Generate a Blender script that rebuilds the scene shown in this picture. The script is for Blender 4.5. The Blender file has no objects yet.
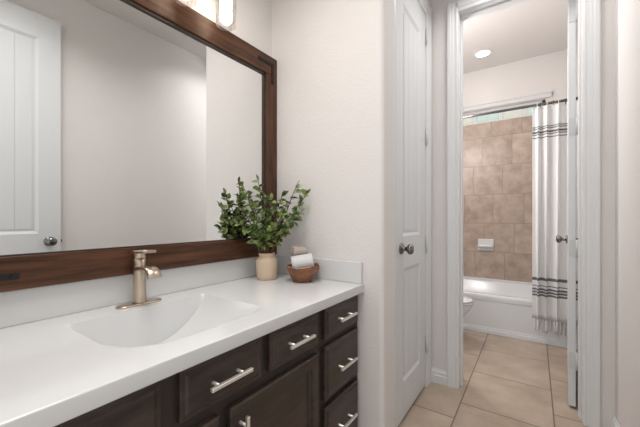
import bpy, bmesh, math, random
from mathutils import Vector, Matrix
PI = math.pi
random.seed(7)
S = bpy.context.scene
C = S.collection

# ------------------------------------------------------------------ camera
cam_data = bpy.data.cameras.new('camera')
cam = bpy.data.objects.new('camera', cam_data)
C.objects.link(cam)
YAW = 0.6009
cam.location = (0, 0, 1.12)
cam.rotation_euler = (PI / 2, 0, YAW - PI / 2)
cam_data.sensor_fit = 'HORIZONTAL'
cam_data.sensor_width = 36.0
cam_data.lens = 313.05 / 640 * 36.0
cam_data.shift_y = 4.3 / 640
cam_data.clip_start = 0.02
S.camera = cam

# ------------------------------------------------------------------ world, lights, exposure
w = bpy.data.worlds.new('world')
S.world = w
w.use_nodes = True
bg = w.node_tree.nodes['Background']
bg.inputs[0].default_value = (1.0, 0.985, 0.97, 1)
bg.inputs[1].default_value = 0.80


def area(name, loc, size, power, color, rot=(0, 0, 0), size_y=None):
    l = bpy.data.lights.new(name, 'AREA')
    l.energy = power
    l.color = color
    l.size = size
    if size_y:
        l.shape = 'RECTANGLE'
        l.size_y = size_y
    o = bpy.data.objects.new(name, l)
    o.location = loc
    o.rotation_euler = rot
    C.objects.link(o)
    return o


for nm_, lx_, ly_, sz_, pw_ in (('vanity_fill_light', 0.45, 0.5, 0.6, 9.0), ('passage_fill_light', 1.9, 0.1, 0.25, 3.6)):  # unseen fills added under the ceiling to brighten vanity and passage, no fixtures
    vl_ = area(nm_, (lx_, ly_, 2.69), sz_, pw_, (1, 0.965, 0.945), size_y=sz_)
    vl_.data.spread = math.radians(140)
pl_ = bpy.data.lights.new('bath_fill_light', 'POINT')  # added fill hidden behind the doorway wall, brightens the bath without a lamp
pl_.energy = 21
pl_.color = (1, 0.955, 0.935)
pl_.shadow_soft_size = 0.13
po_ = bpy.data.objects.new('bath_fill_light', pl_)
po_.location = (2.72, 0.85, 2.1)
C.objects.link(po_)
BULB = 5.5
DOWNLIGHT = 8.0
S.view_settings.view_transform = 'Standard'
S.view_settings.look = 'None'
S.view_settings.gamma = 1
S.view_settings.use_curve_mapping = False
S.view_settings.exposure = 0.52


# ------------------------------------------------------------------ materials
def new_mat(name):
    m = bpy.data.materials.new(name)
    m.use_nodes = True
    nt = m.node_tree
    return m, nt, nt.nodes['Principled BSDF'], nt.nodes['Material Output']


def node(nt, kind, **kw):
    n = nt.nodes.new(kind)
    for k, v in kw.items():
        setattr(n, k, v)
    return n


def coords(nt, scale=(1, 1, 1), src='Object'):
    tc = node(nt, 'ShaderNodeTexCoord')
    mp = node(nt, 'ShaderNodeMapping')
    mp.inputs['Scale'].default_value = scale
    nt.links.new(tc.outputs[src], mp.inputs['Vector'])
    return mp.outputs['Vector']


def plain(name, col, rough=0.5, metal=0.0, bump=0.0, bscale=80, spec=0.5, var=0.0, vscale=6):
    m, nt, p, out = new_mat(name)
    p.inputs['Base Color'].default_value = (*col, 1)
    p.inputs['Roughness'].default_value = rough
    p.inputs['Metallic'].default_value = metal
    p.inputs['Specular IOR Level'].default_value = spec
    v = coords(nt)
    n = node(nt, 'ShaderNodeTexNoise')
    n.inputs['Scale'].default_value = vscale
    n.inputs['Detail'].default_value = 4
    nt.links.new(v, n.inputs['Vector'])
    mx = node(nt, 'ShaderNodeMix', data_type='RGBA')
    mx.inputs['A'].default_value = (*[c * (1 - var) for c in col], 1)
    mx.inputs['B'].default_value = (*[min(1, c * (1 + var)) for c in col], 1)
    nt.links.new(n.outputs['Fac'], mx.inputs['Factor'])
    nt.links.new(mx.outputs['Result'], p.inputs['Base Color'])
    if bump:
        n2 = node(nt, 'ShaderNodeTexNoise')
        n2.inputs['Scale'].default_value = bscale
        n2.inputs['Detail'].default_value = 3
        nt.links.new(v, n2.inputs['Vector'])
        b = node(nt, 'ShaderNodeBump')
        b.inputs['Strength'].default_value = bump
        b.inputs['Distance'].default_value = 0.004
        nt.links.new(n2.outputs['Fac'], b.inputs['Height'])
        nt.links.new(b.outputs['Normal'], p.inputs['Normal'])
    return m


def wood(name, dark, light, scale, rough=0.4, bump=0.1, spec=0.5):
    m, nt, p, out = new_mat(name)
    v = coords(nt, scale)
    n = node(nt, 'ShaderNodeTexNoise')
    n.inputs['Scale'].default_value = 1.0
    n.inputs['Detail'].default_value = 7
    n.inputs['Roughness'].default_value = 0.65
    nt.links.new(v, n.inputs['Vector'])
    r = node(nt, 'ShaderNodeValToRGB')
    r.color_ramp.elements[0].position = 0.32
    r.color_ramp.elements[0].color = (*dark, 1)
    r.color_ramp.elements[1].position = 0.7
    r.color_ramp.elements[1].color = (*light, 1)
    nt.links.new(n.outputs['Fac'], r.inputs['Fac'])
    nt.links.new(r.outputs['Color'], p.inputs['Base Color'])
    p.inputs['Roughness'].default_value = rough
    p.inputs['Specular IOR Level'].default_value = spec
    b = node(nt, 'ShaderNodeBump')
    b.inputs['Strength'].default_value = bump
    b.inputs['Distance'].default_value = 0.002
    nt.links.new(n.outputs['Fac'], b.inputs['Height'])
    nt.links.new(b.outputs['Normal'], p.inputs['Normal'])
    return m


def tile_mat(name, axes, size, x0, y0, stagger, tile_a, tile_b, grout, gw, rough, bump=0.25, nscale=5.0):
    """running-bond tiles: u runs along the columns that are staggered, v picks the column"""
    m, nt, p, out = new_mat(name)
    tc = node(nt, 'ShaderNodeTexCoord')
    sp = node(nt, 'ShaderNodeSeparateXYZ')
    nt.links.new(tc.outputs['Object'], sp.inputs['Vector'])

    def mth(op, a, b=None):
        n = node(nt, 'ShaderNodeMath', operation=op)
        for i, q in enumerate((a, b)):
            if q is None:
                continue
            if isinstance(q, (int, float)):
                n.inputs[i].default_value = q
            else:
                nt.links.new(q, n.inputs[i])
        return n.outputs[0]
    u, v = sp.outputs[axes[0]], sp.outputs[axes[1]]
    vv = mth('DIVIDE', mth('SUBTRACT', v, y0), size[1])
    col = mth('FLOOR', vv)
    uu = mth('DIVIDE', mth('SUBTRACT', mth('SUBTRACT', u, x0), mth('MULTIPLY', col, stagger)), size[0])
    row = mth('FLOOR', uu)
    fu, fv = mth('FRACT', uu), mth('FRACT', vv)
    du = mth('MULTIPLY', mth('MINIMUM', fu, mth('SUBTRACT', 1.0, fu)), size[0])
    dv = mth('MULTIPLY', mth('MINIMUM', fv, mth('SUBTRACT', 1.0, fv)), size[1])
    d = mth('MINIMUM', du, dv)
    mr = node(nt, 'ShaderNodeMapRange')
    mr.inputs['From Min'].default_value = gw * 0.4
    mr.inputs['From Max'].default_value = gw
    nt.links.new(d, mr.inputs['Value'])
    cmb = node(nt, 'ShaderNodeCombineXYZ')
    nt.links.new(row, cmb.inputs[0])
    nt.links.new(col, cmb.inputs[1])
    wn = node(nt, 'ShaderNodeTexWhiteNoise', noise_dimensions='3D')
    nt.links.new(cmb.outputs[0], wn.inputs['Vector'])
    ad = node(nt, 'ShaderNodeVectorMath', operation='MULTIPLY_ADD')
    nt.links.new(wn.outputs['Color'], ad.inputs[0])
    ad.inputs[1].default_value = (9, 9, 9)
    nt.links.new(tc.outputs['Object'], ad.inputs[2])
    n = node(nt, 'ShaderNodeTexNoise')
    n.inputs['Scale'].default_value = nscale
    n.inputs['Detail'].default_value = 6
    n.inputs['Roughness'].default_value = 0.6
    nt.links.new(ad.outputs[0], n.inputs['Vector'])
    sh = mth('ADD', n.outputs['Fac'], mth('MULTIPLY', mth('SUBTRACT', wn.outputs['Value'], 0.5), 0.12))
    r = node(nt, 'ShaderNodeValToRGB')
    r.color_ramp.elements[0].position = 0.3
    r.color_ramp.elements[0].color = (*tile_a, 1)
    r.color_ramp.elements[1].position = 0.72
    r.color_ramp.elements[1].color = (*tile_b, 1)
    nt.links.new(sh, r.inputs['Fac'])
    mx = node(nt, 'ShaderNodeMix', data_type='RGBA')
    mx.inputs['A'].default_value = (*grout, 1)
    nt.links.new(mr.outputs['Result'], mx.inputs['Factor'])
    nt.links.new(r.outputs['Color'], mx.inputs['B'])
    nt.links.new(mx.outputs['Result'], p.inputs['Base Color'])
    p.inputs['Roughness'].default_value = rough
    b = node(nt, 'ShaderNodeBump')
    b.inputs['Strength'].default_value = bump
    b.inputs['Distance'].default_value = 0.003
    nt.links.new(mr.outputs['Result'], b.inputs['Height'])
    nt.links.new(b.outputs['Normal'], p.inputs['Normal'])
    return m


def emit(name, col, strength):
    m, nt, p, out = new_mat(name)
    p.inputs['Base Color'].default_value = (*col, 1)
    p.inputs['Emission Color'].default_value = (*col, 1)
    p.inputs['Emission Strength'].default_value = strength
    return m


def clear_glass(name, tint=(1, 1, 1), gloss=0.12):
    m, nt, p, out = new_mat(name)
    t = node(nt, 'ShaderNodeBsdfTransparent')
    t.inputs[0].default_value = (*tint, 1)
    g = node(nt, 'ShaderNodeBsdfGlossy')
    g.inputs['Roughness'].default_value = 0.03
    fr = node(nt, 'ShaderNodeLayerWeight')
    fr.inputs['Blend'].default_value = 0.35
    ml = node(nt, 'ShaderNodeMath', operation='MULTIPLY_ADD')
    ml.inputs[1].default_value = 0.55
    ml.inputs[2].default_value = gloss * 0.3
    nt.links.new(fr.outputs['Facing'], ml.inputs[0])
    mx = node(nt, 'ShaderNodeMixShader')
    nt.links.new(ml.outputs[0], mx.inputs[0])
    nt.links.new(t.outputs[0], mx.inputs[1])
    nt.links.new(g.outputs[0], mx.inputs[2])
    nt.links.new(mx.outputs[0], out.inputs['Surface'])
    return m


def frosted(name, tint):
    m, nt, p, out = new_mat(name)
    t = node(nt, 'ShaderNodeBsdfTranslucent')
    t.inputs[0].default_value = (*tint, 1)
    g = node(nt, 'ShaderNodeBsdfGlossy')
    g.inputs['Roughness'].default_value = 0.15
    n = node(nt, 'ShaderNodeTexNoise')
    n.inputs['Scale'].default_value = 9
    nt.links.new(coords(nt), n.inputs['Vector'])
    mxc = node(nt, 'ShaderNodeMix', data_type='RGBA')
    mxc.inputs['A'].default_value = (*[c * 0.85 for c in tint], 1)
    mxc.inputs['B'].default_value = (*[min(1, c * 1.12) for c in tint], 1)
    nt.links.new(n.outputs['Fac'], mxc.inputs['Factor'])
    nt.links.new(mxc.outputs['Result'], t.inputs[0])
    mx = node(nt, 'ShaderNodeMixShader')
    mx.inputs[0].default_value = 0.06
    tp = node(nt, 'ShaderNodeBsdfTransparent')
    tp.inputs[0].default_value = (*tint, 1)
    m2 = node(nt, 'ShaderNodeMixShader')
    m2.inputs[0].default_value = 0.65
    nt.links.new(t.outputs[0], m2.inputs[1])
    nt.links.new(tp.outputs[0], m2.inputs[2])
    nt.links.new(m2.outputs[0], mx.inputs[1])
    nt.links.new(g.outputs[0], mx.inputs[2])
    nt.links.new(mx.outputs[0], out.inputs['Surface'])
    return m


M = {}
M['wall'] = plain('wall_paint', (0.75, 0.725, 0.71), 0.75, bump=0.42, bscale=115, spec=0.25, var=0.015)
M['bath_wall'] = plain('bath_wall_paint', (0.78, 0.76, 0.745), 0.8, bump=0.15, bscale=95, spec=0.25, var=0.01)
M['ceiling'] = plain('ceiling_paint', (0.66, 0.64, 0.62), 0.9, bump=0.15, bscale=70, spec=0.2)
M['trim'] = plain('trim_paint', (0.73, 0.745, 0.755), 0.32, spec=0.4, var=0.01)
M['door'] = plain('door_paint', (0.70, 0.72, 0.735), 0.38, spec=0.4, var=0.01)
M['hinge_white'] = plain('painted_hinge', (0.62, 0.64, 0.64), 0.4)
M['marble'] = plain('cultured_marble', (0.68, 0.69, 0.69), 0.12, spec=0.5, var=0.02, vscale=3)
M['cab'] = wood('espresso_wood', (0.019, 0.0125, 0.010), (0.060, 0.042, 0.034), (5, 40, 30), 0.33, 0.08, 0.45)
M['cab_in'] = plain('cabinet_frame_wood', (0.028, 0.02, 0.017), 0.5)
M['frame_h'] = wood('stained_frame_wood', (0.030, 0.013, 0.007), (0.13, 0.056, 0.028), (4.5, 60, 60), 0.34, 0.12, 0.3)
M['frame_v'] = wood('stained_frame_wood_upright', (0.030, 0.013, 0.007), (0.13, 0.056, 0.028), (60, 60, 4.5), 0.34, 0.12, 0.3)
M['lip'] = plain('dark_frame_lip', (0.03, 0.017, 0.011), 0.45)
M['iron'] = plain('black_iron', (0.02, 0.02, 0.02), 0.5, 0.5)
m, nt, p, out = new_mat('mirror_silver')
p.inputs['Base Color'].default_value = (0.86, 0.87, 0.87, 1)
p.inputs['Metallic'].default_value = 1
p.inputs['Roughness'].default_value = 0.0
M['mirror'] = m
M['nickel'] = plain('brushed_nickel', (0.56, 0.47, 0.38), 0.3, 1.0, var=0.05, vscale=40)
M['pull'] = plain('satin_nickel_pull', (0.90, 0.87, 0.82), 0.36, 0.85)
M['dark_nickel'] = plain('dark_nickel_knob', (0.22, 0.21, 0.21), 0.22, 1.0)
M['porcelain'] = plain('white_porcelain', (0.82, 0.83, 0.84), 0.12)
M['tub'] = plain('white_tub_enamel', (0.76, 0.785, 0.81), 0.2)
M['vase'] = plain('matte_tan_clay', (0.68, 0.53, 0.39), 0.8, bump=0.1, bscale=60, var=0.06)
M['bowlwood'] = wood('carved_bowl_wood', (0.10, 0.036, 0.016), (0.36, 0.14, 0.062), (14, 14, 40), 0.35, 0.2)
M['stem'] = plain('brown_stem', (0.12, 0.06, 0.035), 0.8, bump=0.3, bscale=150, var=0.2)
M['towel'] = plain('white_terry', (0.78, 0.78, 0.78), 0.95, bump=1.0, bscale=420, spec=0.1, var=0.05, vscale=300)
M['towel_tan'] = plain('dusty_pink_terry', (0.55, 0.46, 0.42), 0.95, bump=1.0, bscale=420, spec=0.1, var=0.12, vscale=120)
M['bulb'] = emit('warm_bulb', (1.0, 0.86, 0.66), BULB)
M['jar'] = clear_glass('clear_jar_glass')
M['lens'] = emit('downlight_lens', (1.0, 0.95, 0.88), DOWNLIGHT)
M['white_plastic'] = plain('white_plastic', (0.8, 0.8, 0.79), 0.35)
M['pane'] = frosted('green_frosted_pane', (0.78, 0.87, 0.83))
M['pane_tan'] = frosted('tan_frosted_pane', (0.85, 0.86, 0.80))
M['floor'] = tile_mat('floor_tile', (0, 1), (0.475, 0.459), 2.045, -0.0887, -0.178,
                      (0.37, 0.29, 0.22), (0.53, 0.43, 0.34), (0.17, 0.13, 0.095), 0.005, 0.3)
M['walltile'] = tile_mat('shower_wall_tile', (1, 2), (0.312, 0.346), 0.2935, 0.362, -0.0975,
                         (0.38, 0.295, 0.235), (0.60, 0.49, 0.41), (0.33, 0.26, 0.21), 0.004, 0.35, nscale=8)

# leaf: two greens by position
m, nt, p, out = new_mat('glossy_leaf')
n = node(nt, 'ShaderNodeTexNoise')
n.inputs['Scale'].default_value = 38
nt.links.new(coords(nt), n.inputs['Vector'])
r = node(nt, 'ShaderNodeValToRGB')
r.color_ramp.elements[0].position = 0.36
r.color_ramp.elements[0].color = (0.025, 0.06, 0.02, 1)
r.color_ramp.elements[1].position = 0.68
r.color_ramp.elements[1].color = (0.36, 0.45, 0.15, 1)
nt.links.new(n.outputs['Fac'], r.inputs['Fac'])
nt.links.new(r.outputs['Color'], p.inputs['Base Color'])
p.inputs['Roughness'].default_value = 0.38
M['leaf'] = m

# curtain: white cloth with woven dark bands at set heights
m, nt, p, out = new_mat('striped_cotton_curtain')
sp = node(nt, 'ShaderNodeSeparateXYZ')
nt.links.new(coords(nt), sp.inputs['Vector'])
r = node(nt, 'ShaderNodeValToRGB')
mr = node(nt, 'ShaderNodeMapRange')
mr.inputs['From Min'].default_value = 0.0
mr.inputs['From Max'].default_value = 2.2
nt.links.new(sp.outputs[2], mr.inputs['Value'])
nt.links.new(mr.outputs['Result'], r.inputs['Fac'])
cr = r.color_ramp
cr.interpolation = 'CONSTANT'
W_, K_ = (0.80, 0.80, 0.80, 1), (0.16, 0.165, 0.175, 1)
bands = [(0.425, 0.440), (0.450, 0.468), (0.478, 0.493), (0.512, 0.520), (0.560, 0.590),
         (1.818, 1.828), (1.843, 1.850), (1.862, 1.876), (1.892, 1.900), (1.915, 1.923)]
stops = [(0.0, W_)]
for a, b in bands:
    stops += [(a / 2.2, K_), (b / 2.2, W_)]
cr.elements[0].position = 0
cr.elements[0].color = W_
cr.elements.remove(cr.elements[1])
for pos, col in stops[1:]:
    e = cr.elements.new(pos)
    e.color = col
nt.links.new(r.outputs['Color'], p.inputs['Base Color'])
p.inputs['Roughness'].default_value = 0.95
M['curtain'] = m
M['fringe'] = plain('white_cotton_fringe', (0.80, 0.80, 0.80), 0.95)


# ------------------------------------------------------------------ mesh helpers
class B:
    """collects shapes into one mesh"""

    def __init__(self):
        self.v, self.f, self.s = [], [], []

    def add(self, vs, fs, smooth=False):
        o = len(self.v)
        self.v += [tuple(q) for q in vs]
        self.f += [tuple(i + o for i in q) for q in fs]
        self.s += [smooth] * len(fs)
        return self

    def box(self, x0, x1, y0, y1, z0, z1):
        vs = [(x, y, z) for z in (z0, z1) for y in (y0, y1) for x in (x0, x1)]
        return self.add(vs, [(0, 2, 3, 1), (4, 5, 7, 6), (0, 1, 5, 4), (2, 6, 7, 3), (0, 4, 6, 2), (1, 3, 7, 5)])

    def loft(self, rings, cap0=True, cap1=True, smooth=True, closed=True):
        n = len(rings[0])
        vs = [q for rg in rings for q in rg]
        fs = []
        for i in range(len(rings) - 1):
            for j in range(n if closed else n - 1):
                k = (j + 1) % n
                fs.append((i * n + j, i * n + k, (i + 1) * n + k, (i + 1) * n + j))
        self.add(vs, fs, smooth)
        o = len(self.v) - len(vs)
        if cap0:
            self.f.append(tuple(o + j for j in reversed(range(n))))
            self.s.append(False)
        if cap1:
            b = o + (len(rings) - 1) * n
            self.f.append(tuple(b + j for j in range(n)))
            self.s.append(False)
        return self

    def lathe(self, prof, c=(0, 0, 0), n=32, cap0=True, cap1=True, axis='Z', smooth=True):
        rings = []
        for r_, h_ in prof:
            ring = []
            for j in range(n):
                a = 2 * PI * j / n
                x, y = r_ * math.cos(a), r_ * math.sin(a)
                q = {'Z': (x, y, h_), 'X': (h_, x, y), 'Y': (y, h_, x)}[axis]
                ring.append((q[0] + c[0], q[1] + c[1], q[2] + c[2]))
            rings.append(ring)
        return self.loft(rings, cap0, cap1, smooth)

    def tube(self, pts, rad, n=10, cap=True):
        pts = [Vector(q) for q in pts]
        rads = rad if isinstance(rad, (list, tuple)) else [rad] * len(pts)
        rings = []
        up = None
        for i, q in enumerate(pts):
            t = (pts[min(i + 1, len(pts) - 1)] - pts[max(i - 1, 0)]).normalized()
            if up is None:
                up = Vector((0, 0, 1)) if abs(t.z) < 0.9 else Vector((1, 0, 0))
            a = t.cross(up).normalized()
            b = a.cross(t).normalized()
            up = b
            rings.append([q + (a * math.cos(2 * PI * j / n) + b * math.sin(2 * PI * j / n)) * rads[i] for j in range(n)])
        return self.loft(rings, cap, cap)

    def sphere(self, c, r, n=20, m=12, sc=(1, 1, 1)):
        rings = []
        for i in range(m + 1):
            a = PI * i / m
            rr = max(1e-4, math.sin(a))
            rings.append([(c[0] + r * sc[0] * rr * math.cos(2 * PI * j / n), c[1] + r * sc[1] * rr * math.sin(2 * PI * j / n),
                           c[2] - r * sc[2] * math.cos(a)) for j in range(n)])
        return self.loft(rings)

    def prism(self, poly, a, b, axis='X'):
        """extrude a 2-D polygon between a and b along the axis"""
        def pt(p, t):
            return {'X': (t, p[0], p[1]), 'Y': (p[0], t, p[1]), 'Z': (p[0], p[1], t)}[axis]
        return self.loft([[pt(p, a) for p in poly], [pt(p, b) for p in poly]], smooth=False)

    def build(self, name, mat, parent=None, loc=(0, 0, 0), bevel=0.0, seg=2, sub=0, solid=0.0):
        me = bpy.data.meshes.new(name)
        me.from_pydata(self.v, [], self.f)
        bm = bmesh.new()
        bm.from_mesh(me)
        for i, f in enumerate(bm.faces):
            f.smooth = self.s[i]
        bmesh.ops.recalc_face_normals(bm, faces=bm.faces)
        bm.to_mesh(me)
        bm.free()
        me.materials.append(mat)
        o = bpy.data.objects.new(name, me)
        C.objects.link(o)
        o.location = loc
        if parent:
            o.parent = parent
        if solid:
            q = o.modifiers.new('solid', 'SOLIDIFY')
            q.thickness = solid
            q.offset = 0
        if bevel:
            q = o.modifiers.new('bevel', 'BEVEL')
            q.width = bevel
            q.segments = seg
            q.limit_method = 'ANGLE'
            q.angle_limit = 0.6
        if sub:
            q = o.modifiers.new('sub', 'SUBSURF')
            q.levels = sub
            q.render_levels = sub
        return o


def tag(o, label, cat, group=None):
    o['label'] = label
    o['category'] = cat
    if group:
        o['group'] = group
    return o


def thing(name, label, cat, loc=(0, 0, 0), rz=0, group=None):
    o = bpy.data.objects.new(name, None)
    o.empty_display_size = 0.05
    C.objects.link(o)
    o.location = loc
    o.rotation_euler = (0, 0, rz)
    return tag(o, label, cat, group)


def struct(o, label=None):
    o['kind'] = 'structure'
    if label:
        o['label'] = label
    return o


def kids(o):
    return [q for q in bpy.data.objects if q.parent == o]


def copy_tree(o, parent=None):
    c = o.copy()
    C.objects.link(c)
    c.parent = parent
    for ch in kids(o):
        copy_tree(ch, c)
    return c


# ------------------------------------------------------------------ the setting
YM = 1.22      # mirror wall
XE = 1.30      # end wall beside the vanity
YE = 0.553     # where that wall stops
XF = 2.21      # wall with the bath doorway
YR = -0.345    # long wall opposite the mirror
XB = 4.27      # shower wall
ZC, ZB = 2.71, 2.93
YD = 0.60      # wall with the closet door
DH = 2.455     # door heads

fl = struct(B().box(-0.9, 4.5, -0.6, 1.5, -0.08, 0).build('floor', M['floor']), 'large beige ceramic floor tiles in a staggered layout')
struct(B().box(-0.1, XF + 0.12, -0.5, YM + 0.12, ZC, ZC + 0.1).build('ceiling', M['ceiling']), 'plain ceiling over the vanity')
struct(B().box(XF, XB + 0.15, -0.5, YM + 0.12, ZB, ZB + 0.1).build('ceiling.001', M['bath_wall']), 'white ceiling over the bathtub')
struct(B().box(-0.08, XF + 0.12, YM, YM + 0.12, 0, ZC).build('wall_left', M['wall']), 'pale wall behind the framed mirror')


def rounded_stub(x0, x1, y0, y1, r=0.022):
    poly = [(x1, y1), (x0, y1)]
    for i in range(7):
        a = PI + i / 6 * PI / 2
        poly.append((x0 + r + r * math.cos(a), y0 + r + r * math.sin(a)))
    for i in range(7):
        a = 1.5 * PI + i / 6 * PI / 2
        poly.append((x1 - r + r * math.cos(a), y0 + r + r * math.sin(a)))
    return poly


struct(B().prism(rounded_stub(XE, XE + 0.148, YE, YM), 0, ZC, 'Z').build('wall_end', M['wall'], bevel=0),
       'textured wall with rounded corner at the end of the vanity')
struct(B().box(-0.08, 0.045, 0.62, YM, 0, ZC).build('wall_entry', M['wall']))
# closet wall with its opening
DX0, DX1 = 1.56, 2.10
b = B().box(XE + 0.148, DX0 - 0.02, YD, YD + 0.1, 0, ZC).box(DX1 + 0.02, XF, YD, YD + 0.1, 0, ZC)
b.box(DX0 - 0.02, DX1 + 0.02, YD, YD + 0.1, DH + 0.02, ZC)
struct(b.build('wall_closet', M['wall']))
# wall with bath doorway
OY0, OY1 = -0.214, 0.409
b = B().box(XF, XF + 0.12, OY1 + 0.018, YM, 0, ZB).box(XF, XF + 0.12, YR, OY0 - 0.018, 0, ZB)
b.box(XF, XF + 0.12, OY0 - 0.018, OY1 + 0.018, DH + 0.033, ZB)
struct(b.build('wall_front', M['wall']))
struct(B().box(-0.08, XF + 0.12, YR - 0.12, YR, 0, ZC).build('wall_right', M['wall']), 'long textured wall facing the mirror')
struct(B().box(XF + 0.12, XB + 0.12, YR - 0.12, YR, 0, ZB).build('wall_bath_right', M['bath_wall']))
struct(B().box(XF + 0.12, XB + 0.12, YM, YM + 0.12, 0, ZB).build('wall_bath_left', M['bath_wall']))
# shower wall: window strip left open
WZ0, WZ1, WY0, WY1 = 2.272, 2.44, -0.10, 1.15
b = B().box(XB, XB + 0.14, YR, YM, 0, WZ0).box(XB, XB + 0.14, YR, YM, WZ1, ZB)
b.box(XB, XB + 0.14, YR, WY0, WZ0, WZ1).box(XB, XB + 0.14, WY1, YM, WZ0, WZ1)
struct(b.build('wall_back', M['bath_wall']), 'white wall above the shower tile')
struct(B().box(XB - 0.012, XB, YR, YM, 0.37, WZ0).build('wall_back_tile', M['walltile']), 'tan stone-look tile around the bathtub')
tl = M['walltile'].copy()
tl.name = 'shower_side_tile'
for nd in tl.node_tree.nodes:
    if nd.type == 'SEPXYZ':
        for l in list(tl.node_tree.links):
            if l.from_node == nd and l.from_socket.name == 'Y':
                to = l.to_socket
                tl.node_tree.links.remove(l)
                tl.node_tree.links.new(nd.outputs[0], to)
struct(B().box(3.42, XB - 0.012, YM - 0.012, YM, 0.37, WZ0).build('wall_bath_left_tile', tl))
struct(B().box(3.42, XB - 0.012, YR, YR + 0.012, 0.37, WZ0).build('wall_bath_right_tile', tl))


# baseboards: two-step profile
def base_profile(h=0.092):
    return [(0, 0), (0.016, 0), (0.016, h * 0.55), (0.012, h * 0.62), (0.012, h * 0.82), (0.006, h * 0.9), (0.004, h), (0, h)]


struct(B().prism([(XF - d, z) for d, z in base_profile()], 0.478, YD - 0.001, 'Y').build('baseboard_front', M['trim']), 'short white baseboard beside the closet door')
struct(B().prism([(YR + d, z) for d, z in base_profile()], 0.80, XF - 0.001, 'X').build('baseboard_right', M['trim']))
struct(B().prism([(YR + d, z) for d, z in base_profile()], XF + 0.121, 3.41, 'X').build('baseboard_bath', M['trim']))


# casings and jambs
def casing_steps(width, thick=0.018):
    """profile of a moulded casing from the inner edge (0) outward: (across, out)"""
    return [(0, 0), (0, thick * 0.55), (width * 0.10, thick * 0.75), (width * 0.2, thick * 0.6), (width * 0.38, thick * 0.68),
            (width * 0.46, thick * 0.9), (width * 0.6, thick * 0.92), (width * 0.7, thick * 1.1), (width * 0.93, thick * 1.15), (width, thick * 0.9), (width, 0)]


HW = 0.066
tr = thing('trim_1', 'white moulded casing around the bath doorway', 'trim')
del tr['category']
struct(tr)
b = B().prism([(XF - o_, OY1 + 0.006 + a) for a, o_ in casing_steps(HW)], 0, DH + 0.015 + HW, 'Z')
b.build('casing', M['trim'], tr)
b = B().prism([(XF - o_, OY0 - 0.004 - a) for a, o_ in casing_steps(HW * 1.05)], 0, DH + 0.015 + HW, 'Z')
b.build('casing', M['trim'], tr)
b = B().prism([(XF - o_, DH + 0.012 + a) for a, o_ in casing_steps(HW)], OY0 - 0.004, OY1 + 0.006, 'Y')
b.build('casing', M['trim'], tr)
jb = B().box(XF - 0.004, XF + 0.124, OY1, OY1 + 0.018, 0, DH + 0.015)
jb.box(XF - 0.004, XF + 0.124, OY0 - 0.018, OY0, 0, DH + 0.015)
jb.box(XF - 0.004, XF + 0.124, OY0, OY1, DH + 0.012, DH + 0.03)
jb.box(XF + 0.045, XF + 0.085, OY1 - 0.011, OY1, 0, DH + 0.012)
jb.box(XF + 0.045, XF + 0.085, OY0, OY0 + 0.011, 0, DH + 0.012)
jb.box(XF + 0.045, XF + 0.085, OY0 + 0.011, OY1 - 0.011, DH + 0.001, DH + 0.012)
jb.build('jamb', M['trim'], tr, bevel=0.0015)

tr2 = thing('trim_2', 'white casing around the closed closet door', 'trim')
del tr2['category']
struct(tr2)
b = B().prism([(DX1 + 0.012 + a, YD - o_) for a, o_ in casing_steps(0.088)], 0, DH + 0.09, 'Z')
b.build('casing', M['trim'], tr2)
b = B().prism([(DX0 - 0.012 - a, YD - o_) for a, o_ in casing_steps(0.066)], 0, DH + 0.09, 'Z')
b.build('casing', M['trim'], tr2)
b = B().prism([(YD - o_, DH + 0.012 + a) for a, o_ in casing_steps(0.078)], DX0 - 0.012, DX1 + 0.012, 'X')
b.build('casing', M['trim'], tr2)
jb = B().box(DX0 - 0.018, DX0 - 0.003, YD - 0.004, YD + 0.1, 0, DH + 0.018)
jb.box(DX1 + 0.003, DX1 + 0.018, YD - 0.004, YD + 0.1, 0, DH + 0.018)
jb.box(DX0 - 0.003, DX1 + 0.003, YD - 0.004, YD + 0.1, DH + 0.003, DH + 0.018)
jb.build('jamb', M['trim'], tr2)


# panel doors: local x 0..w from the hinge, face at y=0, back at y=-t ... both faces panelled
def door_leaf(w_, h_, t=0.035, stile=0.118):
    g = 0.010
    b = B()
    b.box(0.001, w_ - 0.001, -t + g, -g, 0.001, h_ - 0.001)            # core
    zs = [(0.0, 0.195), (0.82, 1.0), (h_ - 0.158, h_)]
    b.box(0, stile, -t, 0, 0, h_).box(w_ - stile, w_, -t, 0, 0, h_)
    for z0, z1 in zs:
        b.box(stile, w_ - stile, -t, 0, z0, z1)
    for z0, z1 in ((0.195, 0.82), (1.0, h_ - 0.158)):
        x0, x1 = stile, w_ - stile
        for side in (0, 1):
            y = (lambda d: -d) if side == 0 else (lambda d: -t + d)
            q = 0.016
            # sloped sticking round the panel
            o_ = [(x0, z0), (x1, z0), (x1, z1), (x0, z1)]
            i_ = [(x0 + q, z0 + q), (x1 - q, z0 + q), (x1 - q, z1 - q), (x0 + q, z1 - q)]
            vs = [(x, y(0.001), z) for x, z in o_] + [(x, y(g - 0.0005), z) for x, z in i_]
            b.add(vs, [(j, (j + 1) % 4, 4 + (j + 1) % 4, 4 + j) for j in range(4)])
            # planks
            px0, px1, pz0, pz1 = x0 + q + 0.012, x1 - q - 0.012, z0 + q + 0.012, z1 - q - 0.012
            npk = max(3, round((px1 - px0) / 0.092))
            wpk = (px1 - px0) / npk
            for k in range(npk):
                a0, a1 = px0 + k * wpk + 0.0014, px0 + (k + 1) * wpk - 0.0014
                ya, yb = sorted((y(g + 0.001), y(g - 0.0035)))
                b.box(a0, a1, ya, yb, pz0, pz1)
    return b


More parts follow.
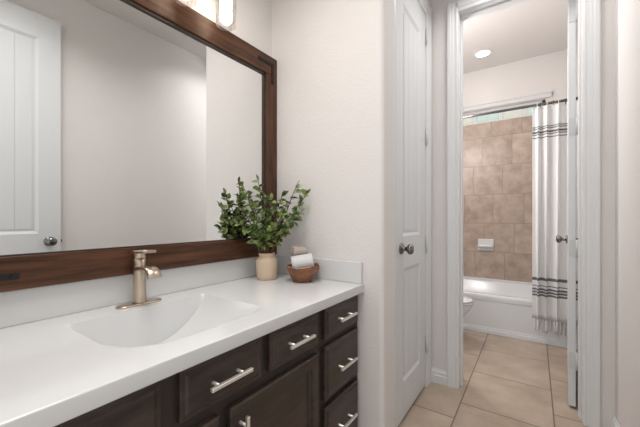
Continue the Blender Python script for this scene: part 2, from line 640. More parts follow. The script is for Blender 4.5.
def knob_bm(sgn):
    """round knob on rose: sticks out along sgn*y from y=0"""
    b = B()
    b.lathe([(0.031, 0), (0.031, sgn * 0.004), (0.026, sgn * 0.009), (0.012, sgn * 0.011), (0.0105, sgn * 0.03), (0.016, sgn * 0.034),
             (0.026, sgn * 0.042), (0.0285, sgn * 0.052), (0.025, sgn * 0.062), (0.014, sgn * 0.067), (0.001, sgn * 0.068)], axis='Y', n=28)
    return b


def hinge_knuckle(parent, x, y, z, vertical_leaf=None, mat=None):
    b = B().lathe([(0.0065, -0.05), (0.0065, 0.05)], (x, y, z), n=12)
    b.sphere((x, y, z + 0.053), 0.005, 10, 6).sphere((x, y, z - 0.053), 0.005, 10, 6)
    if vertical_leaf:
        b.box(*vertical_leaf, z - 0.05, z + 0.05)
    return b.build('hinge', mat or M['hinge_white'], parent)


HZ = (0.286, 0.943, 1.653, 2.315)
# closed closet door (hinged at its far edge, face towards the room)
wd = DX1 - DX0 - 0.004
d1 = door_leaf(wd, DH - 0.018).build('door_1', M['door'], loc=(DX0 + 0.002, YD + 0.03, 0.018), bevel=0.0012, seg=1)
d1.rotation_euler = (0, 0, 0)
# local face y=0 is its far side; near face at local y=-t -> world YD-0.005
struct(d1, 'closed white panelled closet door with dark round knob')
k = knob_bm(-1).build('door_handle', M['dark_nickel'], d1, loc=(0.08, -0.035, 0.935))
for z in HZ:
    hinge_knuckle(d1, wd + 0.001, -0.044, z - 0.018, (wd - 0.004, wd + 0.018, -0.044, -0.0375))

# bath door standing open into the bathroom, hinged on the far jamb
wd2 = 0.61
d2 = door_leaf(wd2, DH - 0.018).build('door_2', M['door'], loc=(XF + 0.137, -0.163, 0.018), bevel=0.0012, seg=1)
d2.rotation_euler = (0, 0, math.radians(-3.6))
struct(d2, 'white bath door standing open, seen along its hinged edge')
knob_bm(1).build('door_handle', M['dark_nickel'], d2, loc=(wd2 - 0.06, 0, 0.945))
knob_bm(-1).build('door_handle', M['dark_nickel'], d2, loc=(wd2 - 0.06, -0.035, 0.945))
for z in HZ:
    b = B().box(-0.003, 0.0, -0.046, -0.004, z - 0.068, z + 0.032)
    b.lathe([(0.0065, -0.05), (0.0065, 0.05)], (-0.004, -0.041, z - 0.018), n=12)
    for zz in (-0.035, -0.005, 0.025):
        for yy in (-0.012, -0.024):
            b.lathe([(0.0035, -0.0045), (0.003, -0.003)], (0, yy, z - 0.018 + zz), n=8, axis='X')
    b.build('hinge', M['hinge_white'], d2)

# entry door folded back against the long wall (seen in the mirror)
wd3 = 0.715
d3 = door_leaf(wd3, DH - 0.018).build('door_3', M['door'], loc=(0.05, -0.292, 0.018), bevel=0.0012, seg=1)
struct(d3, 'white plank panelled entry door folded against the wall, seen in the mirror')
knob_bm(1).build('door_handle', M['dark_nickel'], d3, loc=(wd3 - 0.062, 0, 0.945))
B().box(wd3, wd3 + 0.0015, -0.03, -0.006, 0.915, 0.975).box(wd3 + 0.0015, wd3 + 0.009, -0.025, -0.012, 0.935, 0.955).build('latch', M['dark_nickel'], d3)

# ------------------------------------------------------------------ window strip over the shower tile
wn = thing('window_1', 'narrow high window above the shower tile', 'window')
del wn['category']
struct(wn)
b = B().box(XB - 0.03, XB, -0.153, YM, 2.445, 2.49).box(XB - 0.038, XB, -0.16, YM, 2.49, 2.503)
b.build('window_casing', M['trim'], wn, bevel=0.002)
b = B().box(XB + 0.05, XB + 0.09, WY0, WY1, WZ1 - 0.03, WZ1).box(XB + 0.05, XB + 0.09, WY0, WY1, WZ0, WZ0 + 0.03)
b.box(XB + 0.05, XB + 0.09, WY0, WY0 + 0.03, WZ0, WZ1).box(XB + 0.05, XB + 0.09, WY1 - 0.03, WY1, WZ0, WZ1)
mull = [0.09, 0.335, 0.62, 0.9]
for y in mull:
    b.box(XB + 0.052, XB + 0.088, y - 0.017, y + 0.017, WZ0, WZ1)
b.build('window_frame', M['trim'], wn)
edges = [WY0 + 0.03] + mull + [WY1 - 0.03]
for i in range(5):
    B().box(XB + 0.066, XB + 0.072, edges[i], edges[i + 1], WZ0 + 0.02, WZ1 - 0.02).build('window_pane', M['pane_tan' if i % 2 else 'pane'], wn)

# ------------------------------------------------------------------ bathtub
TX0, TX1, TY0, TY1, TZ = 3.416, XB - 0.013, YR + 0.013, YM - 0.013, 0.375
tub = thing('bathtub', 'white alcove bathtub with panelled apron under the tan tile', 'bathtub', (TX0, 0.44, 0))
b = B()
cx, cy = (TX0 + TX1) / 2 - TX0, (TY0 + TY1) / 2 - 0.44
hx, hy = (TX1 - TX0) / 2, (TY1 - TY0) / 2


def rrect(hx_, hy_, z, e, dx=0, n=64):
    out_ = []
    for j in range(n):
        a = 2 * PI * (j + 0.5) / n
        c_, s_ = math.cos(a), math.sin(a)
        if e > 30:
            k_ = 1 / max(abs(c_), abs(s_))
            out_.append((cx + dx + hx_ * c_ * k_, cy + hy_ * s_ * k_, z))
        else:
            k_ = (abs(c_) ** e + abs(s_) ** e) ** (-1 / e)
            out_.append((cx + dx + hx_ * c_ * k_, cy + hy_ * s_ * k_, z))
    return out_


b.loft([rrect(hx, hy, TZ - 0.03, 99), rrect(hx, hy, TZ - 0.006, 99), rrect(hx - 0.006, hy - 0.006, TZ, 99),
        rrect(hx - 0.06, hy - 0.075, TZ, 8), rrect(hx - 0.075, hy - 0.09, TZ - 0.012, 8), rrect(hx - 0.12, hy - 0.16, 0.16, 5),
        rrect(hx - 0.19, hy - 0.26, 0.085, 4), rrect(0.02, 0.03, 0.08, 3)], False, True)
b.build('basin', M['tub'], tub)
b = B().box(0.006, 0.03, TY0 - 0.44, TY1 - 0.44, 0, TZ - 0.025)
ya, yb = TY0 - 0.44, TY1 - 0.44
b.box(0.002, 0.014, ya, yb, 0.315, TZ - 0.025).box(-0.004, 0.014, ya, yb, 0, 0.04).box(0.0, 0.014, ya, ya + 0.16, 0.04, 0.315).box(0.002, 0.014, yb - 0.16, yb, 0.04, 0.315)
b.box(0.004, 0.014, ya + 0.16, yb - 0.16, 0.04, 0.058)
b.build('apron', M['tub'], tub, bevel=0.004)
B().box(TX1 - TX0 - 0.02, TX1 - TX0 - 0.001, ya + 0.001, yb - 0.001, TZ - 0.01, TZ + 0.016).build('tile_flange', M['tub'], tub, bevel=0.006)

# ------------------------------------------------------------------ toilet (only its front shows past the doorway)
tlt = thing('toilet', 'white toilet with closed lid beside the bathtub', 'toilet', (3.0, 0.44, 0))


def oval(c, rx, ry0, ry1, z, n=40):
    """egg outline: front radius ry0 (towards -y), back ry1"""
    return [(rx * math.cos(2 * PI * j / n), c + (ry1 if math.sin(2 * PI * j / n) > 0 else ry0) * math.sin(2 * PI * j / n), z) for j in range(n)]


b = B().loft([oval(0.30, 0.10, 0.17, 0.26, 0.0), oval(0.30, 0.105, 0.18, 0.26, 0.03), oval(0.30, 0.09, 0.15, 0.25, 0.12), oval(0.28, 0.12, 0.19, 0.24, 0.24),
              oval(0.26, 0.165, 0.235, 0.23, 0.33), oval(0.25, 0.178, 0.247, 0.22, 0.375), oval(0.25, 0.172, 0.24, 0.215, 0.387)])
b.build('bowl', M['porcelain'], tlt)
B().loft([oval(0.255, 0.178, 0.252, 0.19, 0.389), oval(0.255, 0.183, 0.256, 0.19, 0.396), oval(0.255, 0.178, 0.252, 0.19, 0.405)]).build('seat', M['porcelain'], tlt)
B().loft([oval(0.255, 0.176, 0.25, 0.19, 0.408), oval(0.255, 0.18, 0.254, 0.19, 0.416), oval(0.255, 0.165, 0.24, 0.18, 0.426), oval(0.255, 0.08, 0.12, 0.1, 0.431)]).build('lid', M['porcelain'], tlt)
B().box(-0.2, 0.2, 0.53, 0.74, 0.36, 0.72).build('tank', M['porcelain'], tlt, bevel=0.02, seg=3)
B().box(-0.21, 0.21, 0.515, 0.75, 0.722, 0.76).build('tank_lid', M['porcelain'], tlt, bevel=0.012, seg=3)
tlt.scale = (1, 1, 0.955)
B().tube([(-0.13, 0.53, 0.66), (-0.13, 0.505, 0.66), (-0.07, 0.5, 0.655)], 0.008).build('flush_lever', M['dark_nickel'], tlt)

# ------------------------------------------------------------------ soap dish on the tile
sd = thing('soap_dish', 'white ceramic soap dish set into the tan shower tile', 'soap dish', (XB - 0.012, 0.486, 0.79))
B().box(-0.016, 0, -0.085, 0.085, -0.07, 0.075).build('back_plate', M['porcelain'], sd, bevel=0.012, seg=3)
b = B()
prof = [(-0.012, -0.035), (-0.06, -0.028), (-0.075, -0.01), (-0.075, 0.002), (-0.066, 0.002), (-0.06, -0.012), (-0.012, -0.018)]
b.prism(prof, -0.07, 0.07, 'Y').prism([(-0.012, -0.035), (-0.06, -0.028), (-0.075, -0.01), (-0.07, 0.004), (-0.012, 0.02)], -0.072, -0.062, 'Y')
b.prism([(-0.012, -0.035), (-0.06, -0.028), (-0.075, -0.01), (-0.07, 0.004), (-0.012, 0.02)], 0.062, 0.072, 'Y')
b.build('tray', M['porcelain'], sd, bevel=0.003)

# ------------------------------------------------------------------ curtain rod and curtain
RX, RZ = 3.385, 2.122
rod = thing('curtain_rod', 'dark metal shower curtain rod spanning the tub alcove', 'curtain rod', (RX, 0.44, RZ))
B().lathe([(0.012, YR - 0.44 + 0.001), (0.012, YM - 0.44 - 0.001)], n=16, axis='Y').build('rod', M['dark_nickel'], rod)
for y, s in ((YR - 0.44, 1), (YM - 0.44, -1)):
    B().lathe([(0.03, y + s * 0.0005), (0.03, y + s * 0.008), (0.018, y + s * 0.02), (0.0125, y + s * 0.022)], n=20, axis='Y').build('flange', M['iron'], rod)

cur = thing('shower_curtain', 'white fringed cotton shower curtain with charcoal stripes hanging from the rod', 'shower curtain', (RX, 0, 0))
NU, NV = 150, 40
CY0, CY1 = 0.008, -0.322


def fold(u, z):
    """outline of the gathered cloth: returns x (out), y"""
    t_ = u
    y = CY0 + (CY1 - CY0) * t_
    ph = 2 * PI * (5.2 * t_ + 0.25 * math.sin(5 * t_ + 0.6))
    flare = 0.75 + 0.35 * (2.1 - z) / 2.0
    x = -0.018 + 0.022 * flare * math.sin(ph) + 0.006 * math.sin(2.3 * ph + 1.1 + z)
    y += 0.014 * math.cos(ph) * flare + 0.012 * (2.1 - z) / 2 * math.sin(3 * t_)
    return x - 0.008 * (2.1 - z) / 2, y


b = B()
rings = []
for i in range(NV + 1):
    z = 0.225 + (2.098 - 0.225) * i / NV
    rings.append([(*fold(j / NU, z), z) for j in range(NU + 1)])
b.loft(rings, False, False, True, closed=False)
b.build('cloth', M['curtain'], cur, solid=0.003)
b = B()
NT = 26
for j in range(NT):
    u = (j + 0.5) / NT
    x, y = fold(u, 0.225)
    dx, dy = random.uniform(-0.006, 0.006), random.uniform(-0.006, 0.006)
    ln = random.uniform(0.085, 0.115)
    b.tube([(x, y, 0.228), (x + dx * 0.3, y + dy * 0.3, 0.20), (x + dx * 0.6, y + dy * 0.6, 0.185), (x + dx, y + dy, 0.165), (x + dx * 1.6, y + dy * 1.6, 0.228 - ln)],
           [0.0035, 0.004, 0.0065, 0.0045, 0.0058], n=7)
b.build('fringe', M['fringe'], cur)
for j in range(8):
    u = (j + 0.4) / 8
    x, y = fold(u, 2.1)
    ring = [(0.019 * math.cos(a), y, RZ - 0.0042 + 0.019 * math.sin(a)) for a in [2 * PI * q / 18 for q in range(19)]]
    B().tube(ring, 0.0024, 6, cap=False).tube([(0, y, RZ - 0.022), (x * 0.5, y, RZ - 0.026), (x, y, RZ - 0.034)], 0.0025, 6).build('curtain_ring', M['iron'] if j % 2 else M['white_plastic'], cur)

# ------------------------------------------------------------------ downlight over the tub
dl = thing('ceiling_light', 'round recessed downlight glowing in the ceiling over the bathtub', 'ceiling light', (3.86, 0.47, ZB))
B().lathe([(0.068, 0), (0.095, 0.0), (0.095, -0.004), (0.085, -0.009), (0.068, -0.004)], n=40, cap0=False, cap1=False).build('trim_ring', M['white_plastic'], dl)
B().lathe([(0.068, -0.001), (0.068, -0.003), (0.04, -0.004), (0.001, -0.004)], n=40).build('lens', M['lens'], dl)

# ------------------------------------------------------------------ vanity cabinets
CT = 0.818                      # counter top
FY = 0.68                       # face frame plane
SX0, SX1, RX1 = 0.047, 0.972, 1.298


def front_panel(x0, x1, z0, z1, kind):
    """door or drawer front; local face frame plane y=0, sticks out to y=-0.02"""
    b = B()
    if kind == 'drawer':
        o_ = [(x0, z0), (x1, z0), (x1, z1), (x0, z1)]

        def inset(q, y):
            return [(x0 + q, y, z0 + q), (x1 - q, y, z0 + q), (x1 - q, y, z1 - q), (x0 + q, y, z1 - q)]
        b.loft([inset(0, 0), inset(0, -0.013), inset(0.004, -0.0145), inset(0.012, -0.0145), inset(0.017, -0.019), inset(0.02, -0.02)], smooth=False)
        return b
    st = 0.046

    def inset(q, y):
        return [(x0 + q, y, z0 + q), (x1 - q, y, z0 + q), (x1 - q, y, z1 - q), (x0 + q, y, z1 - q)]
    b.loft([inset(0, 0), inset(0, -0.016), inset(0.006, -0.02), inset(st - 0.008, -0.02), inset(st - 0.005, -0.013), inset(st, -0.013),
            inset(st + 0.004, -0.006), inset(st + 0.012, -0.006)], smooth=False)
    return b


def bar_pull(parent, c, vertical=False, ln=0.13):
    b = B()
    h = ln / 2
    if vertical:
        b.box(c[0] - 0.0047, c[0] + 0.0047, -0.054, -0.044, c[1] - h, c[1] + h)
    else:
        b.box(c[0] - h, c[0] + h, -0.054, -0.044, c[1] - 0.0047, c[1] + 0.0047)
    for s in (-0.6, 0.6):
        px, pz = (c[0], c[1] + s * h) if vertical else (c[0] + s * h, c[1])
        b.lathe([(0.0055, -0.0185), (0.0045, -0.022), (0.0045, -0.044)], (px, 0, pz), n=12, axis='Y')
    return b.build('pull', M['pull'], parent, bevel=0.001, seg=1)


def cabinet_body(x0, x1):
    b = B()
    b.box(x0, x1, 0, 0.02, 0.09, CT - 0.04)                    # face frame
    b.box(x0, x0 + 0.016, 0.02, 0.52, 0.0, CT - 0.04).box(x1 - 0.016, x1, 0.02, 0.52, 0.0, CT - 0.04)
    b.box(x0, x1, 0.07, 0.085, 0.0, 0.09)                       # toe kick
    b.box(x0, x1, 0.51, 0.525, 0, CT - 0.04).box(x0 + 0.016, x1 - 0.016, 0.02, 0.51, 0.09, 0.105)
    return b


sc = thing('sink_cabinet', 'espresso wood sink base cabinet with two doors under three drawer fronts', 'cabinet', (0, FY, 0))
cabinet_body(SX0, SX1).build('body', M['cab_in'], sc)
Z0, Z1 = 0.649, 0.769
for x0, x1 in ((0.095, 0.364), (0.408, 0.666), (0.701, 0.96)):
    d = front_panel(x0, x1, Z0, Z1, 'drawer').build('drawer', M['cab'], sc)
    bar_pull(d, ((x0 + x1) / 2 - 0.006, 0.71))
for x0, x1, hx_ in ((0.095, 0.514, 0.48), (0.548, 0.96, 0.58)):
    d = front_panel(x0, x1, 0.115, 0.615, 'door').build('cabinet_door', M['cab'], sc)
    bar_pull(d, (hx_, 0.525), True)
dc = thing('drawer_cabinet', 'narrow espresso wood cabinet of three stacked drawers beside the end wall', 'cabinet', (0, FY, 0))
cabinet_body(SX1 + 0.001, RX1 - 0.022).build('body', M['cab_in'], dc)
B().box(RX1 - 0.022, RX1, 0, 0.02, 0.09, CT - 0.04).build('filler_strip', M['cab_in'], dc)
for z0, z1 in ((0.649, 0.769), (0.41, 0.62), (0.115, 0.385)):
    d = front_panel(1.004, 1.277, z0, z1, 'drawer').build('drawer', M['cab'], dc)
    bar_pull(d, (1.138, {0.649: 0.71, 0.41: 0.515, 0.115: 0.275}[z0]))

# ------------------------------------------------------------------ countertop with integral basin
CF = 0.644
ct = thing('vanity_countertop', 'white cultured marble vanity top with integral trough sink', 'countertop', (0, 0, CT))
BX0, BX1, BY0, BY1, BD = 0.319, 0.768, 0.728, 1.09, 0.138
X0, X1, Y0, Y1, TH = SX0, XE - 0.001, CF, YM - 0.001, 0.039
b = B()
xs, ys = [X0, BX0, BX1, X1], [Y0 + 0.006, BY0, BY1, Y1]
for i in range(3):
    for j in range(3):
        if i == 1 and j == 1:
            continue
        b.add([(xs[i], ys[j], 0), (xs[i + 1], ys[j], 0), (xs[i + 1], ys[j + 1], 0), (xs[i], ys[j + 1], 0)], [(0, 1, 2, 3)])
# rolled front edge
prof = [(Y0 + 0.006, 0), (Y0 + 0.003, -0.0001), (Y0 + 0.0011, -0.0006), (Y0 + 0.0003, -0.0016), (Y0, -0.003), (Y0, -0.005), (Y0, -TH + 0.004), (Y0 + 0.001, -TH + 0.001), (Y0 + 0.004, -TH)]
rg = [[(X0, y, z), (X1, y, z)] for y, z in prof]
b.loft(rg, False, False, True, closed=False)
b.add([(X0, Y0 + 0.004, -TH), (X1, Y0 + 0.004, -TH), (X1, FY + 0.03, -TH), (X0, FY + 0.03, -TH)], [(0, 1, 2, 3)])
b.add([(X0, Y0, -TH), (X0, Y1, -TH), (X0, Y1, 0), (X0, Y0 + 0.003, 0)], [(0, 1, 2, 3)])
b.add([(X1, Y0, -TH), (X1, Y1, -TH), (X1, Y1, 0), (X1, Y0 + 0.003, 0)], [(0, 1, 2, 3)])
b.build('slab', M['marble'], ct)
# basin
R_ = ((BX1 - BX0) ** 2 / 4 + BD ** 2) / (2 * BD)


def basin_z(u, v):
    x = (u - 0.5) * (BX1 - BX0)
    A = max(0.0, math.sqrt(R_ * R_ - x * x) - (R_ - BD))
    v0 = 0.26 * abs(2 * u - 1) ** 4 * (1 if u < 0.5 else 0.25)
    f = min(1, max(0, v - v0) / (0.9 - v0))
    Bv = math.sin(f * PI / 2) ** 1.15
    if v > 0.97:
        Bv *= max(0.0, (1 - v) / 0.03)
    return -A * Bv


us = [i / 72 for i in range(73)]
vs_ = [0, 0.01, 0.025, 0.05] + [0.07 + 0.02 * i for i in range(45)] + [0.97, 0.98, 0.99, 1.0]
rings = [[(BX0 + u * (BX1 - BX0), BY0 + v * (BY1 - BY0), basin_z(u, v)) for u in us] for v in vs_]
bb = B().loft(rings, False, False, True, closed=False)
bo = bb.build('sink_basin', M['marble'], ct)
for e in bo.data.edges:
    pass
bm = bmesh.new()
bm.from_mesh(bo.data)
bm.edges.ensure_lookup_table()
for e in bm.edges:
    if len(e.link_faces) == 2 and e.calc_face_angle() > 0.6:
        e.smooth = False
for f in bm.faces:
    if f.normal.z < 0:
        f.normal_flip()
bm.to_mesh(bo.data)
bm.free()
B().lathe([(0.022, 0), (0.022, 0.003), (0.016, 0.004), (0.001, 0.0045)], ((BX0 + BX1) / 2, BY0 + 0.83 * (BY1 - BY0), -BD + 0.001), n=24).build('drain', M['nickel'], ct)
tag(B().box(X0, X1, -0.021, 0, 0.0, 0.1).build('backsplash', M['marble'], None, (0, YM - 0.001, CT), bevel=0.003), 'long low white marble backsplash under the mirror frame', 'backsplash')
tag(B().box(-0.02, 0, CF + 0.006, YM - 0.0225, 0.0, 0.1).build('side_splash', M['marble'], None, (XE - 0.001, 0, CT), bevel=0.003), 'short white marble splash against the end wall behind the bowl', 'backsplash')

# ------------------------------------------------------------------ faucet
fa = thing('faucet', 'brushed nickel single lever waterfall faucet behind the sink', 'faucet', (0.548, 1.143, CT))


def stadium(hl, hw, z, n=32):
    out_ = []
    for j in range(n):
        a = 2 * PI * j / n
        c_, s_ = math.cos(a), math.sin(a)
        out_.append(((hl - hw if c_ > 0 else -(hl - hw)) + hw * c_, hw * s_, z))
    return out_


B().loft([stadium(0.075, 0.025, 0.0), stadium(0.075, 0.025, 0.004), stadium(0.072, 0.022, 0.0065)]).build('base_plate', M['nickel'], fa)
B().lathe([(0.0235, 0.006), (0.022, 0.012), (0.021, 0.04), (0.0205, 0.08), (0.0203, 0.135), (0.0203, 0.1595)], n=32).build('body', M['nickel'], fa)


def ribbon(pts, hw, th, hw_end=None):
    """flat curved strip in the y-z plane, pts (y, z) along the top"""
    rings_ = []
    n_ = len(pts)
    for i, (y, z) in enumerate(pts):
        a, b_ = pts[max(0, i - 1)], pts[min(n_ - 1, i + 1)]
        ty, tz = b_[0] - a[0], b_[1] - a[1]
        l_ = math.hypot(ty, tz)
        ny, nz = -tz / l_, ty / l_
        if nz < 0:
            ny, nz = -ny, -nz
        w2 = hw + ((hw_end or hw) - hw) * i / (n_ - 1)
        e = 0.3 * th
        sect = [(-w2, e), (-w2 + e, 0), (w2 - e, 0), (w2, e), (w2, th - e), (w2 - e, th), (-w2 + e, th), (-w2, th - e)]
        rings_.append([(x, y - ny * d, z - nz * d) for x, d in sect])
    return rings_


sp_pts = [(0.0, 0.131), (-0.03, 0.1345), (-0.055, 0.137), (-0.075, 0.136), (-0.09, 0.131), (-0.1, 0.122), (-0.106, 0.111), (-0.108, 0.103)]
bq = B().loft(ribbon(sp_pts, 0.019, 0.014, 0.0235))
bq.build('spout', M['nickel'], fa)
B().lathe([(0.019, 0.1605), (0.0203, 0.1615), (0.0203, 0.178), (0.0195, 0.181)], n=32).build('handle_collar', M['nickel'], fa)
B().loft(ribbon([(0.022, 0.187), (0.0, 0.1885), (-0.04, 0.1905), (-0.08, 0.193)], 0.0215, 0.009, 0.0165)).build('lever_handle', M['nickel'], fa)

# ------------------------------------------------------------------ framed mirror
MX0, MX1, MZ0, MZ1 = 0.10, 1.297, CT + 0.102, 1.993
FW = 0.094
YFR = 1.178
mir = thing('framed_mirror', 'large wall mirror in a stained wood frame with black corner straps', 'mirror', (0, YM - 0.0005, MZ0))
yf, ybk = YFR - YM, -0.001
hz = MZ1 - MZ0
B().box(MX0, MX1, yf, ybk, 0, FW).build('frame_rail', M['frame_h'], mir, bevel=0.003)
B().box(MX0, MX1, yf, ybk, hz - FW - 0.006, hz).build('frame_rail', M['frame_h'], mir, bevel=0.003)
B().box(MX0, MX0 + FW, yf, ybk, FW + 0.0004, hz - FW - 0.0064).build('frame_stile', M['frame_v'], mir, bevel=0.003)
B().box(MX1 - FW + 0.008, MX1, yf, ybk, FW + 0.0004, hz - FW - 0.0064).build('frame_stile', M['frame_v'], mir, bevel=0.003)
ix0, ix1, iz0, iz1 = MX0 + FW, MX1 - FW + 0.008, FW, hz - FW - 0.006
L = 0.011
b = B().box(ix0, ix1, yf + 0.006, ybk, iz1 - L, iz1).box(ix0, ix1, yf + 0.006, ybk, iz0, iz0 + L * 0.4)
b.box(ix0, ix0 + L, yf + 0.006, ybk, iz0, iz1).box(ix1 - L, ix1, yf + 0.006, ybk, iz0, iz1)
b.build('inner_lip', M['lip'], mir)
gy = 1.192 - YM
B().box(ix0 + 0.002, ix1 - 0.002, gy, gy + 0.004, iz0 + 0.001, iz1 - 0.002).build('mirror_glass', M['mirror'], mir)
AL = 0.105
for sx in (0, 1):
    for sz in (0, 1):
        xo = MX0 + FW * 0.42 if sx == 0 else MX1 - FW * 0.40
        zo = FW * 0.42 if sz == 0 else hz - FW * 0.46
        dx = 1 if sx == 0 else -1
        dz = 1 if sz == 0 else -1
        t2 = 0.008
        b = B()
        b.box(min(xo - dx * t2, xo + dx * AL), max(xo - dx * t2, xo + dx * AL), yf - 0.003, yf + 0.001, zo - t2, zo + t2)
        za, zb = sorted((zo + dz * t2, zo + dz * AL))
        b.box(xo - t2, xo + t2, yf - 0.003, yf + 0.001, za, zb)
        for q in (0.4, 0.85):
            b.lathe([(0.004, -0.006), (0.0045, -0.003)], (xo + dx * AL * q, yf, zo), n=10, axis='Y')
            b.lathe([(0.004, -0.006), (0.0045, -0.003)], (xo, yf, zo + dz * AL * q), n=10, axis='Y')
        b.build('corner_strap', M['iron'], mir)

# ------------------------------------------------------------------ vanity light over the mirror
vl = thing('vanity_light', 'vanity light bar with clear glass jars and glowing warm bulbs above the mirror', 'vanity light', (0.603, YM, 2.197))
B().box(-0.38, 0.38, -0.025, -0.0005, -0.055, 0.055).build('back_plate', M['iron'], vl, bevel=0.004)
for x in (-0.29, -0.098, 0.094, 0.287):
    yb_ = -0.115
    B().tube([(x, -0.02, 0.0), (x, -0.08, 0.004), (x, -0.118, -0.006), (x, yb_, -0.03)], 0.008, 10).build('arm', M['iron'], vl)
    B().lathe([(0.012, -0.025), (0.024, -0.03), (0.027, -0.085), (0.022, -0.09)], (x, yb_, 0), n=20).build('socket', M['iron'], vl)
    j = B().lathe([(0.028, -0.085), (0.034, -0.092), (0.042, -0.112), (0.043, -0.15), (0.041, -0.243)], (x, yb_, 0), n=28, cap0=False, cap1=False)
    j.build('glass_shade', M['jar'], vl, solid=0.002)
    B().lathe([(0.012, -0.09), (0.014, -0.10), (0.024, -0.125), (0.0275, -0.148), (0.0245, -0.17), (0.0235, -0.178), (0.0275, -0.2), (0.024, -0.222), (0.013, -0.235), (0.001, -0.238)],
              (x, yb_, 0), n=24).build('bulb', M['bulb'], vl)

# ------------------------------------------------------------------ potted branches
pp = thing('potted_plant', 'leafy green branches in a tan clay vase on the vanity corner', 'potted plant', (1.13, 1.094, CT))
B().lathe([(0.044, 0.0), (0.048, 0.004), (0.0505, 0.03), (0.053, 0.07), (0.0535, 0.092), (0.051, 0.106), (0.043, 0.115), (0.0385, 0.119), (0.038, 0.126), (0.0405, 0.132),
           (0.041, 0.136), (0.038, 0.138), (0.034, 0.134), (0.034, 0.1), (0.001, 0.095)], n=40).build('vase', M['vase'], pp).scale = (1, 1, 0.94)
Rv = Vector((math.sin(YAW), -math.cos(YAW), 0))
Fv = Vector((math.cos(YAW), math.sin(YAW), 0))
tips = [(-0.04, 0.482, -0.01), (-0.085, 0.42, -0.08), (-0.105, 0.35, -0.10), (-0.12, 0.28, -0.09), (-0.05, 0.36, -0.10), (-0.02, 0.41, 0.0), (0.03, 0.39, -0.05), (0.075, 0.41, 0.0), (0.145, 0.465, 0.03),
        (0.195, 0.42, 0.02), (0.175, 0.335, 0.0), (0.125, 0.27, -0.04), (-0.07, 0.25, -0.07), (0.045, 0.26, -0.09), (0.0, 0.31, -0.08), (0.10, 0.35, -0.06), (-0.06, 0.33, 0.02),
        (-0.03, 0.25, -0.10), (0.08, 0.30, 0.02), (0.02, 0.33, 0.03)]
st, lf = B(), B()
lim = Vector((1.262 - 1.123, 1.165 - 1.094, 0))


def leaf(q, d, ln, wd_, bend):
    d = d.normalized()
    s_ = d.cross(Vector((0, 0, 1)))
    if s_.length < 0.1:
        s_ = Vector((1, 0, 0))
    s_.normalize()
    s_ = Matrix.Rotation(random.uniform(-1.1, 1.1), 3, d) @ s_
    nrm = s_.cross(d).normalized()
    row = []
    for t_, w_ in ((0, 0.06), (0.2, 0.7), (0.45, 1.0), (0.72, 0.72), (1.0, 0.04)):
        c_ = q + d * ln * t_ - nrm * bend * ln * t_ * t_
        row += [c_ - s_ * wd_ * w_ + nrm * 0.15 * wd_ * w_, c_, c_ + s_ * wd_ * w_ + nrm * 0.15 * wd_ * w_]
    for v_ in row:
        v_.x = min(v_.x, 1.288 - 1.123)
        v_.y = min(v_.y, 1.172 - 1.094)
    fs = []
    for i in range(4):
        a = i * 3
        fs += [(a, a + 1, a + 4, a + 3), (a + 1, a + 2, a + 5, a + 4)]
    lf.add(row, fs, True)


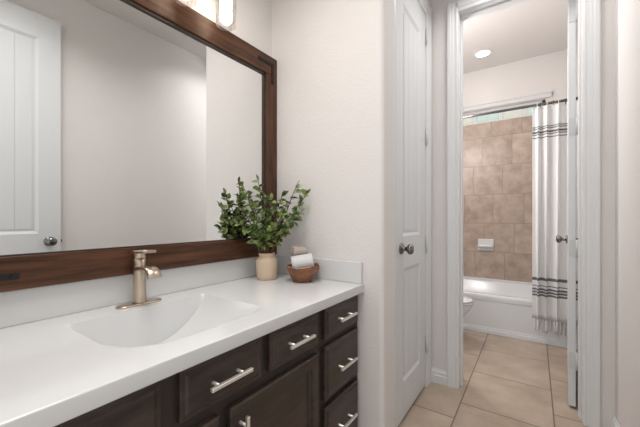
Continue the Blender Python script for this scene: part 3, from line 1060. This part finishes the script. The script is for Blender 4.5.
for ti, (dr, h_, df) in enumerate(tips):
    a0 = random.uniform(0, 6.28)
    p0 = Vector((0.018 * math.cos(a0), 0.018 * math.sin(a0), 0.1))
    p1 = p0 * 0.9 + Vector((0, 0, 0.06)) + (Rv * dr + Fv * df) * 0.12
    tip = Rv * dr + Fv * df + Vector((0, 0, h_))
    tip.x = min(tip.x, lim.x)
    tip.y = min(tip.y, lim.y)
    mid = (p1 + tip) * 0.5 + Vector((0, 0, 0.02)) + Rv * random.uniform(-0.015, 0.015)
    pts = []
    for i in range(11):
        t_ = i / 10
        pts.append((p0 * (1 - t_) ** 3 + p1 * 3 * t_ * (1 - t_) ** 2 + mid * 3 * t_ * t_ * (1 - t_) + tip * t_ ** 3))
    st.tube(pts, [0.0052 - 0.0038 * i / 10 for i in range(11)], 7)
    nl = int(15 + 36 * max(0.1, h_ - 0.2))
    for k_ in range(nl):
        t_ = 0.36 + 0.64 * (k_ + 0.6) / nl
        i = min(9, int(t_ * 10))
        q = pts[i].lerp(pts[i + 1], t_ * 10 - i)
        tan = (pts[min(10, i + 1)] - pts[i]).normalized()
        side = Vector((random.gauss(0, 1), random.gauss(0, 1), random.gauss(0.1, 0.7))).normalized()
        d = tan * 0.45 + side
        leaf(q, d, random.uniform(0.028, 0.048), random.uniform(0.011, 0.018), random.uniform(0.0, 0.5))
    leaf(pts[10], (pts[10] - pts[8]), 0.035, 0.009, 0.2)
st.build('stems', M['stem'], pp)
lf.build('leaves', M['leaf'], pp)

# ------------------------------------------------------------------ carved bowl with rolled washcloths
bowl = thing('wooden_bowl', 'small faceted reddish wood bowl holding rolled washcloths', 'bowl', (1.183, 0.912, CT), 0.35)
nb = 8


def bring(r_, z, wav=0.0, lift=0.0):
    return [(r_ * math.cos(2 * PI * j / nb), r_ * math.sin(2 * PI * j / nb), z + wav * (1 if j % 2 else -1)) for j in range(nb)]


b = B().loft([bring(0.040, 0.0), bring(0.047, 0.003), bring(0.064, 0.03), bring(0.079, 0.058, 0.002), bring(0.0865, 0.074, 0.005), bring(0.0835, 0.077, 0.005), bring(0.074, 0.058, 0.002), bring(0.058, 0.03), bring(0.036, 0.014)],
             smooth=False)
b.build('bowl', M['bowlwood'], None).parent = bowl


def roll_bm(r_, ln, turns=3.0, tail=0.0):
    """rolled cloth: spiral section along x"""
    path = []
    N = 70
    for i in range(N + 1):
        t_ = i / N
        rr = r_ * (0.12 + 0.88 * t_)
        a = 2 * PI * turns * t_
        path.append((rr * math.cos(a), rr * math.sin(a)))
    rings_ = []
    M_ = 14
    for k_ in range(M_ + 1):
        s_ = k_ / M_
        x = (s_ - 0.5) * ln
        pinch = 1 - 0.07 * (2 * s_ - 1) ** 6
        rings_.append([(x, y * pinch, z * pinch) for y, z in path])
    return B().loft(rings_, False, False, True, closed=False)


def towel(name_loc, rot, label, mat, r_, ln):
    o = roll_bm(r_, ln).build('rolled_washcloth', mat, None, solid=r_ * 0.2)
    o.location = name_loc
    o.rotation_euler = rot
    return tag(o, label, 'washcloth', 'washcloths in the wooden bowl')


ang = YAW - PI / 2
towel((1.190, 0.918, CT + 0.088), (0.3, math.radians(-9), ang + 0.1), 'white rolled washcloth resting in the wooden bowl', M['towel'], 0.043, 0.1)
towel((1.206, 0.947, CT + 0.142), (1.2, math.radians(4), ang + 0.5), 'dusty pink rolled washcloth behind and above the white one', M['towel_tan'], 0.022, 0.075)
